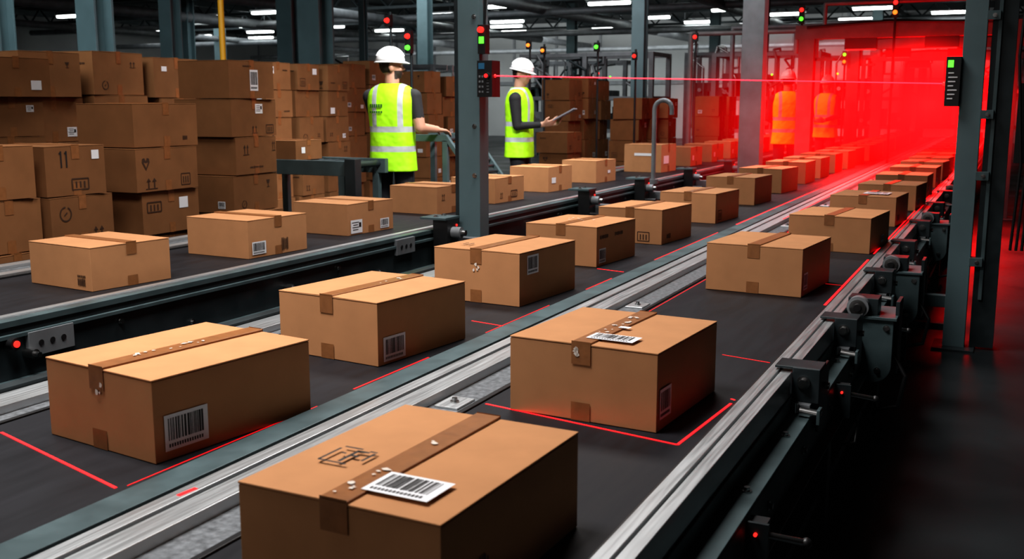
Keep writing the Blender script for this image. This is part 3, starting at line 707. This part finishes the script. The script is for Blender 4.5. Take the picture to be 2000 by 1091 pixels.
def person(name,loc,rotz,RA,LA,head_yaw=0,head_pitch=0,long_sleeve=False,handR=None,handL=None,voxel=.008,beard=False,text=False,lean=0):
    root=bpy.data.objects.new(name,None); scene.collection.objects.link(root)
    root.location=loc; root.rotation_euler=(0,0,rotz)
    V=Vector; P=[]
    for s_ in (-1,1):
        P+= [(V((s_*.09,0,.96)),V((s_*.10,.015,.52)),.093,.062,'tr'),(V((s_*.10,.015,.52)),V((s_*.11,-.01,.11)),.060,.045,'tr'),
             (V((s_*.11,-.03,.05)),V((s_*.125,.15,.04)),.045,.036,'shoe'),(V((s_*.11,-.01,.12)),V((s_*.11,-.02,.05)),.05,.048,'shoe')]
    for s_,arm in ((1,RA),(-1,LA)):
        sh,el,wr=[V(a) for a in arm]
        P.append((V((s_*.10,0,1.50)),sh,.07,.068,'shirt'))
        P.append((sh,el,.066,.048,'sleeve_u'))
        P.append((el,wr,.046,.030,'fore'))
    for hnd,arm in ((handR,RA),(handL,LA)):
        hand(P,arm[2],*hnd)
    P.append((V((0,-.005,1.53)),V((0,.012,1.68)),.066,.060,'neck'))
    bm=bmesh.new()
    def addcap(a,b,r0,r1):
        for c,r in ((a,r0),(b,r1)):
            bmesh.ops.create_uvsphere(bm,u_segments=14,v_segments=10,radius=r,matrix=Matrix.Translation(c))
        d=b-a
        if d.length>1e-4:
            q=d.to_track_quat('Z','Y').to_matrix().to_4x4()
            bmesh.ops.create_cone(bm,cap_ends=True,segments=14,radius1=r0,radius2=r1,depth=d.length,matrix=Matrix.Translation((a+b)/2)@q)
    for a,b,r0,r1,_ in P: addcap(a,b,r0,r1)
    tb=MB(); loft(tb,[superring(.88,.15,.10),superring(.94,.172,.115),superring(1.05,.165,.112),superring(1.18,.158,.108),superring(1.32,.175,.118),
                      superring(1.44,.185,.118),superring(1.52,.165,.095),superring(1.57,.10,.07)],SHIRT)
    n0=len(bm.verts); vs=[bm.verts.new(v) for v in tb.v]
    for f in tb.f: bm.faces.new([vs[i] for i in f])
    HM=Matrix.Translation((0,.012,1.645))@Matrix.Rotation(head_yaw,4,'Z')@Matrix.Rotation(head_pitch,4,'X')@Matrix.Translation((0,-.012,-1.66))
    def ell(c,r):
        bmesh.ops.create_uvsphere(bm,u_segments=24,v_segments=16,radius=1,matrix=HM@Matrix.Translation(c)@Matrix.Diagonal((*r,1)))
    ell((0,.0,1.775),(.078,.098,.098)); ell((0,.035,1.715),(.060,.064,.066)); ell((0,.065,1.675),(.028,.028,.02))
    for s_ in (-1,1): ell((s_*.078,-.005,1.745),(.012,.02,.032)); ell((s_*.035,.075,1.735),(.022,.018,.018)); ell((s_*.03,.084,1.785),(.024,.012,.008))
    ell((0,.108,1.738),(.013,.019,.013)); ell((0,.098,1.757),(.009,.012,.024)); ell((0,.092,1.700),(.022,.010,.008))
    me=bpy.data.meshes.new('tmp'); bm.to_mesh(me); bm.free()
    to=bpy.data.objects.new('tmp',me); scene.collection.objects.link(to)
    rm=to.modifiers.new('r','REMESH'); rm.mode='VOXEL'; rm.voxel_size=voxel; rm.use_smooth_shade=True
    sm=to.modifiers.new('s','SMOOTH'); sm.factor=.5; sm.iterations=2
    bpy.context.view_layer.update(); dg=bpy.context.evaluated_depsgraph_get()
    bme=bpy.data.meshes.new_from_object(to.evaluated_get(dg)); bpy.data.objects.remove(to,do_unlink=True)
    body=bpy.data.objects.new('body',bme); scene.collection.objects.link(body); body.parent=root
    mats=[SKIN,SHIRT,TROU,SHOE,HAIR]; bme.materials.clear()
    for m_ in mats: bme.materials.append(m_)
    HI=HM.inverted(); idx=[]
    for p in bme.polygons:
        c=p.center; k=1
        if c.z>1.62 and abs(c.x)<.16:
            h=HI@c; k=0
            if (h.y<-.012 and h.z>1.705 and abs(h.x)<.076) or h.z>1.81 : k=4
            if beard and h.z<1.722 and h.y>.02 and h.z>1.655: k=4
        else:
            best=9;tag='torso';tt=0
            for a,b,r0,r1,tg in P:
                dd,t=dseg(c,a,b); dd-=r0+(r1-r0)*t
                if dd<best: best,tag,tt=dd,tg,t
            if tag=='tr': k=2
            elif tag=='shoe': k=3
            elif tag in('skin',): k=0
            elif tag=='neck': k=0 if c.z>1.60 else 1
            elif tag=='sleeve_u': k=1 if (long_sleeve or tt<.72) else 0
            elif tag=='fore': k=1 if (long_sleeve and tt<.93) else 0
            if best>.012: k=1 if c.z>.93 else 2
        idx.append(k)
    bme.polygons.foreach_set('material_index',idx); bme.polygons.foreach_set('use_smooth',[True]*len(idx)); bme.update()
    vb=MB(); R=[(.865,.205,.150),(.90,.200,.148),(1.0,.190,.142),(1.15,.184,.136),(1.28,.190,.140),(1.38,.202,.143),(1.46,.208,.138),(1.52,.200,.120),(1.562,.170,.098),(1.588,.120,.085),(1.600,.080,.076)]
    rings=[]
    for z,a,b in R:
        ring=superring(z,a,b)
        if z<1.3: ring=[(x*(1+.02*math.sin(i*1.9+z*9)),y*(1+.03*math.sin(i*1.3+z*11)),zz) for i,(x,y,zz) in enumerate(ring)]
        rings.append(ring)
    loft(vb,rings,VEST,False)
    vo=vb.obj('vest',parent=root); sd=vo.modifiers.new('s','SOLIDIFY'); sd.thickness=.006; sd.offset=1
    sb=vo.modifiers.new('sub','SUBSURF'); sb.levels=1; sb.render_levels=1
    if text:
        tx=MB()
        for row,z in enumerate((1.40,1.355)):
            for i in range(6):
                x=-.155+i*.021
                y=lambda xx: -(.144*(1-(abs(xx)/.205)**2.6)**(1/2.6))-.012
                hgt=.03 if row==0 else .018
                tx.add([(x,y(x),z),(x+.016,y(x+.016),z),(x+.016,y(x+.016),z+hgt),(x,y(x),z+hgt)],[(0,1,2,3)],PRINTG)
        tx.obj('vest_print',parent=root)
    hb=MB(); hb.M=HM
    n=9; rings=[]
    for j in range(n+1):
        ph=math.pi/2*j/n; a=.103*math.cos(ph)+.0005; b=.124*math.cos(ph)+.0005
        rings.append([(a*math.cos(2*math.pi*i/36),-.002+b*math.sin(2*math.pi*i/36),1.80+.118*math.sin(ph)) for i in range(36)])
    loft(hb,rings,HELM,True)
    A=[];
    for k,(ex,z) in enumerate(((.001,1.802),(.020,1.794),(.020,1.788),(-.004,1.791))):
        A.append([((.103+ex*.6)*math.cos(2*math.pi*i/36),-.002+(.124+ex*(.7+1.5*max(0,math.sin(2*math.pi*i/36))))*math.sin(2*math.pi*i/36),z-(.008 if ex>.01 else 0)*max(0,math.sin(2*math.pi*i/36))) for i in range(36)])
    loft(hb,A,HELM,False)
    for x in (-.018,.018,0):
        rid=[]
        for j in range(13):
            a=math.pi*(.12+.76*j/12); rid.append((x,-.002+.126*math.cos(a),1.80+.120*math.sin(a)+.001))
        hb.tube(rid,.006,HELM,6)
    hb.cyl((-.07,-.08,1.785),(.07,-.08,1.785),.012,BLACK,8)
    hb.obj('hard_hat',parent=root)
    fb=MB(); fb.M=HM
    for s_ in (-1,1):
        fb.sph((s_*.031,.085,1.768),.011,WHITE,10); fb.sph((s_*.031,.0935,1.767),.0055,HAIR,8)
        fb.cyl((s_*.016,.098,1.786),(s_*.048,.086,1.787),.0045,HAIR,6)
    fb.sph((0,.102,1.703),.012,LIP,10,(1.6,.35,.35)); fb.sph((0,.100,1.695),.012,LIP,10,(1.4,.4,.4))
    fb.obj('face_details',parent=root)
    return root

person('worker',(-4.8,7.66,0),math.radians(12),
       [(.195,0,1.49),(.255,-.03,1.235),(.34,.17,1.215)],[(-.195,0,1.49),(-.20,.14,1.27),(-.06,.30,1.215)],
       head_yaw=math.radians(-62),handR=((.5,.8,-.12),(0,0,-1),(-1,.3,0),.35),handL=((.5,.85,-.1),(0,0,-1),(1,.2,0),.35),beard=True,text=True)
w2=person('worker',(-4.8,10.2,0),math.radians(-78),
       [(.195,0,1.48),(.225,.03,1.20),(.10,.27,1.215)],[(-.195,0,1.48),(-.22,.10,1.22),(-.10,.31,1.22)],
       head_yaw=math.radians(-4),head_pitch=math.radians(-12),long_sleeve=True,
       handR=((-.1,1,.15),(-.6,0,.6),(.3,.1,1),.45),handL=((.1,1,.15),(.6,0,.6),(-.3,.1,1),.45))
tb=MB(); tb.M=Matrix.Translation((.0,.43,1.285))@Matrix.Rotation(math.radians(28),4,'X')
tb.box(-.105,.105,-.06,.20,-.006,.006,TABL); tb.box(-.09,.09,-.045,.185,.006,.008,MACH); tb.box(-.03,.03,.17,.198,.006,.016,CHROME)
tb.obj('clipboard',bevel=.002,parent=w2)
for x,y,r in ((-2.93,15.1,20),(-2.9,18.3,160)):
    person('worker',(x,y,0),math.radians(r),[(.195,0,1.49),(.24,.06,1.22),(.12,.28,1.15)],[(-.195,0,1.49),(-.24,.06,1.22),(-.12,.28,1.15)],
       long_sleeve=True,handR=((-.2,1,0),(-1,0,0),(0,0,1),.5),handL=((.2,1,0),(1,0,0),(0,0,1),.5),voxel=.012)

# ------------------------------------------------------------------ red haze, its glow put in as volume emission
def haze(loc,scale,k,power,col=(1,.004,.006),name='red_glow_haze'):
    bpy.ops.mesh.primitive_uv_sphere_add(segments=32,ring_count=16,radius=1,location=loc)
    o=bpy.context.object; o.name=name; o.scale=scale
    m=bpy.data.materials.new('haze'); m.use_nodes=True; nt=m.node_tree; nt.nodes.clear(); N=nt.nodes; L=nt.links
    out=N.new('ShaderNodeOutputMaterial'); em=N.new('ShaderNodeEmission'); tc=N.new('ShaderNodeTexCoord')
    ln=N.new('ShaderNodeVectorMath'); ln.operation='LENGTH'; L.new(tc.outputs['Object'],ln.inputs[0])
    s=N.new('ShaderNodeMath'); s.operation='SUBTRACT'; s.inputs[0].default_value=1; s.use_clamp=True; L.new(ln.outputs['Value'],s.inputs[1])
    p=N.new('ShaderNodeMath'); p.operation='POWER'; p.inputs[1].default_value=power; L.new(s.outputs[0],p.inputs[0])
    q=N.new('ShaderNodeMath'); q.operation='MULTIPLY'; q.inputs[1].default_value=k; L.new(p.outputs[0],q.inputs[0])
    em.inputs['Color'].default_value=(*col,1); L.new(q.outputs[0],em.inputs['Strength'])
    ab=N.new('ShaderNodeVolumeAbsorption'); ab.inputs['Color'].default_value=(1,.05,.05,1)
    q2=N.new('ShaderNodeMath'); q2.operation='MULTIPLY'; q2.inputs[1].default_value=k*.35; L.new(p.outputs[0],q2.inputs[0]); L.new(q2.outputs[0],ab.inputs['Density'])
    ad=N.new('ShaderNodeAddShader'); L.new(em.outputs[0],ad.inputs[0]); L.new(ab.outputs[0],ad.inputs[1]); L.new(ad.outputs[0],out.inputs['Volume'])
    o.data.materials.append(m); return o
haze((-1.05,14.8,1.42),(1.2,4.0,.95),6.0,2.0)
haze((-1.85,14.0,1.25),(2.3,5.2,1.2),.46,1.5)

# ------------------------------------------------------------------ lights
def area(name,loc,rot,sx,sy,e,col=(1,1,1),spread=180):
    l=bpy.data.lights.new(name,'AREA'); l.shape='RECTANGLE'; l.size=sx; l.size_y=sy; l.energy=e; l.color=col; l.spread=math.radians(spread)
    o=bpy.data.objects.new(name,l); scene.collection.objects.link(o); o.location=loc; o.rotation_euler=[math.radians(a) for a in rot]; return o
area('worker_fill_light',(-2.4,1.6,4.2),(8,0,0),2.0,1.2,112,(1,.97,.95),120)
area('worker_fill_light',(-2.4,5.5,4.3),(0,0,0),2.0,1.2,88,(1,.97,.95),120)
area('worker_fill_light',(-2.5,10.5,4.3),(0,0,0),2.0,1.2,75,(.97,.98,1),120)
area('worker_fill_light',(-6.0,4.0,4.3),(0,0,0),2.0,1.2,40,(1,.97,.93),120)
area('worker_fill_light',(-5.0,8.6,4.3),(0,0,0),2.0,1.2,75,(.97,.98,1),110)
area('worker_fill_light',(-2.6,6.6,3.9),(50,0,50),1.2,.6,42,(1,.98,.95),70)  # added fill angled at the workers, not a ceiling fixture
area('worker_fill_light',(-5.2,13.5,4.3),(25,0,20),2.0,1.2,60,(1,.97,.93),130)  # added tilted fill to lift the dark far stacks
area('worker_fill_light',(-6.5,4.5,4.4),(66,0,38),2.5,.8,75,(.9,.98,1),110)  # added tilted fill to brighten upright faces of the left columns
area('worker_fill_light',(-8,18,4.3),(30,0,0),4,2,120,(.95,.98,1))
area('worker_fill_light',(-16,24,4.3),(30,0,0),10,4,260,(.9,.98,1))
area('worker_fill_light',(-14,37,3.9),(60,0,0),20,2,420,(.95,1,1))
area('worker_fill_light',(-26,30,4.2),(20,0,0),8,4,160,(.9,.98,1))
area('front_fill_light',(-3.5,-3.5,3.2),(62,0,-8),4,2,42,(1,.95,.9))  # added ambient fill from behind the camera, no doorway there
area('red_scanner_lamp',(-1.4,14.3,2.1),(-35,0,0),2.0,.3,150,(1,.02,.02),80)
area('red_scanner_lamp',(-1.5,10.2,2.3),(0,0,0),1.4,1.4,34,(1,.03,.03),90)
area('red_scanner_lamp',(-1.4,17,2.2),(0,0,0),2.0,3,60,(1,.02,.02),100)

w=bpy.data.worlds.new('world'); scene.world=w; w.use_nodes=True
w.node_tree.nodes['Background'].inputs[0].default_value=(.02,.025,.03,1); w.node_tree.nodes['Background'].inputs[1].default_value=.3
scene.view_settings.view_transform='Standard'; scene.view_settings.exposure=0
try: scene.view_settings.look='Medium High Contrast'
except Exception: scene.view_settings.look='None'

cam=bpy.data.cameras.new('camera'); co=bpy.data.objects.new('camera',cam); scene.collection.objects.link(co)
cam.lens=36.6; cam.sensor_width=36; cam.clip_end=200
co.location=(0,0,1.44); co.rotation_euler=(math.radians(90-9.62),0,math.radians(25.6))
cam.dof.use_dof=True; cam.dof.focus_distance=3.6; cam.dof.aperture_fstop=6.3
scene.camera=co
